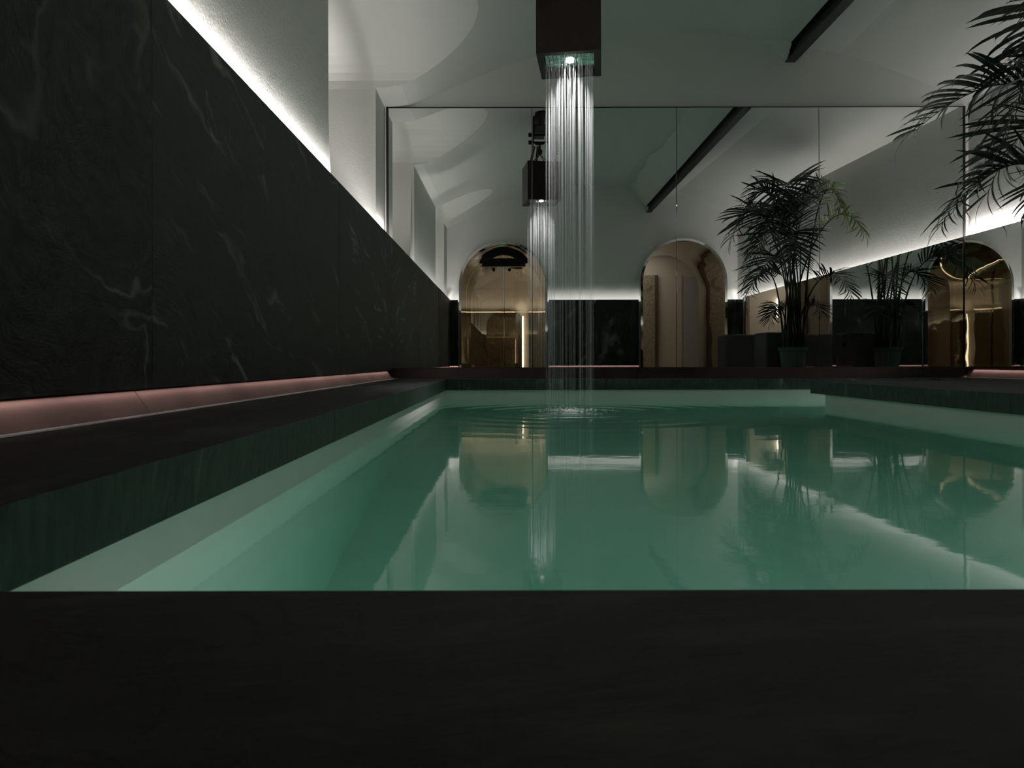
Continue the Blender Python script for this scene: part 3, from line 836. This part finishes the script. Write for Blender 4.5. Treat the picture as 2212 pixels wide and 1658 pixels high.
# tip positions (world), control point lift, leaflet length
FR = [((3.15, 5.35, 1.95), (3.75, 4.95, 2.55), .46, 0),
      ((3.22, 5.10, 1.20), (3.70, 4.95, 1.95), .42, 0),
      ((3.62, 5.05, 2.18), (3.90, 4.62, 3.15), .52, 0),
      ((3.42, 4.75, 1.72), (3.72, 4.70, 2.65), .46, 0),
      ((3.66, 5.30, 1.45), (3.85, 4.95, 2.35), .42, 0),
      ((3.46, 4.30, 2.38), (3.70, 4.35, 3.00), .40, 0),
      ((3.28, 4.00, 1.95), (3.55, 4.20, 2.85), .44, 0),
      ((4.30, 4.42, 2.62), (4.10, 4.42, 2.20), .42, 0),
      ((4.46, 5.00, 2.05), (4.32, 4.80, 3.05), .40, 1),
      ((4.50, 5.40, 1.80), (4.36, 5.05, 2.50), .36, 1),
      ((4.42, 5.25, 1.02), (4.30, 4.95, 1.65), .32, 0),
      ((4.10, 3.40, 2.02), (4.05, 3.85, 3.00), .42, 0),
      ((3.40, 4.45, 1.15), (3.70, 4.42, 1.75), .34, 0),
      ((4.40, 3.80, 1.60), (4.25, 4.10, 2.30), .34, 0),
      ((3.90, 4.95, 2.30), (3.98, 4.70, 2.40), .42, 0),
      ((3.62, 4.62, 0.80), (3.80, 4.50, 1.15), .22, 0),
      ((4.28, 4.72, 0.80), (4.20, 4.55, 1.15), .24, 0),
      ((3.80, 4.15, 0.75), (3.86, 4.30, 1.10), .24, 0),
      ((3.72, 3.70, 1.75), (3.85, 4.00, 2.50), .38, 0)]
leaf_list = []
O = Vector((px, py, 0))
for fi, (tip, ctl, ll, pal) in enumerate(FR):
    ang = 2.399 * fi; p0 = O + Vector((0.12 * math.cos(ang), 0.12 * math.sin(ang), 0.31))
    ctl, tip = Vector(ctl), Vector(tip)
    base_ctl = p0.lerp(Vector((ctl.x * .3 + p0.x * .7, ctl.y * .3 + p0.y * .7, ctl.z * .75)), 1.0)
    def bez(s):
        return p0 * (1 - s) ** 3 + base_ctl * 3 * s * (1 - s) ** 2 + ctl * 3 * s * s * (1 - s) + tip * s ** 3
    n = 26; pts = [bez(i / n) - O for i in range(n + 1)]
    bm = bmesh.new(); tube(bm, pts, [0.012 * (1 - i / n) ** 0.9 + 0.0018 for i in range(n + 1)], 6)
    fr = obj('frond', bm, M_STEM, palm, smooth=True)
    m_ = 22; s0 = 0.50
    for i in range(m_ + 1):
        f = i / m_; s = s0 + (1 - s0) * f
        p = bez(s) - O; tg = (bez(min(1, s + .01)) - bez(s - .01)).normalized()
        side = tg.cross(Vector((0, 0, 1)))
        if side.length < 0.1: side = Vector((math.cos(ang), math.sin(ang), 0))
        side.normalize(); up = side.cross(tg).normalized()
        L_ = ll * 1.0 * (0.55 + 0.75 * math.sin(math.pi * (0.12 + 0.72 * f)) - 0.25 * f) * random.uniform(.9, 1.08)
        for sd in (-1, 1):
            if i == m_ and sd == 1: sd = 0
            fw = 0.45 + 0.75 * f
            d_ = (side * sd + tg * fw + up * random.uniform(0.05, 0.3)).normalized() if sd else tg
            lim = 4.58 - px - p.x
            if d_.x * L_ > lim: d_.x = max(0.0, lim / L_) * 0.9; d_.normalize()
            Ls = L_ if d_.x * L_ <= lim else max(0.05, lim / d_.x)
            z_ = (up - d_ * up.dot(d_)).normalized()
            z_ = (Matrix.Rotation(random.uniform(-.4, .4) - sd * 0.35, 3, d_) @ z_)
            y_ = z_.cross(d_)
            mt = Matrix((d_ * Ls, y_ * Ls, z_ * Ls)).transposed().to_4x4(); mt.translation = p
            vi = min(5, max(0, int(random.gauss(2.6, 1.3))))
            leaf_list.append((fi, fr, mt, vi, pal))
first = [x for x in leaf_list if x[0] < 6] + [x for x in leaf_list if 6 <= x[0] < 9]
first = first[:300]; ids = {id(x) for x in first}
for x in first:
    fi, fr, mt, vi, pal = x
    o = bpy.data.objects.new('leaflet', (pale if pal else leaf_meshes)[vi]); link(o); o.parent = fr; o.matrix_local = mt
bm = bmesh.new()
for x in leaf_list:
    if id(x) in ids: continue
    fi, fr, mt, vi, pal = x
    nb = len(bm.verts); nf_ = len(bm.faces); bm.from_mesh(leaf_meshes[vi]); bm.verts.ensure_lookup_table(); bm.faces.ensure_lookup_table()
    bmesh.ops.transform(bm, matrix=mt, verts=bm.verts[nb:])
    if pal:
        for f in bm.faces[nf_:]: f.material_index = 1
me = bpy.data.meshes.new('leaflets'); bm.to_mesh(me); bm.free(); me.materials.append(M_LEAF); me.materials.append(M_LEAF_LIGHT)
for p in me.polygons: p.use_smooth = True
o = link(bpy.data.objects.new('leaflets', me)); o.parent = palm; tag(o, kind='stuff')
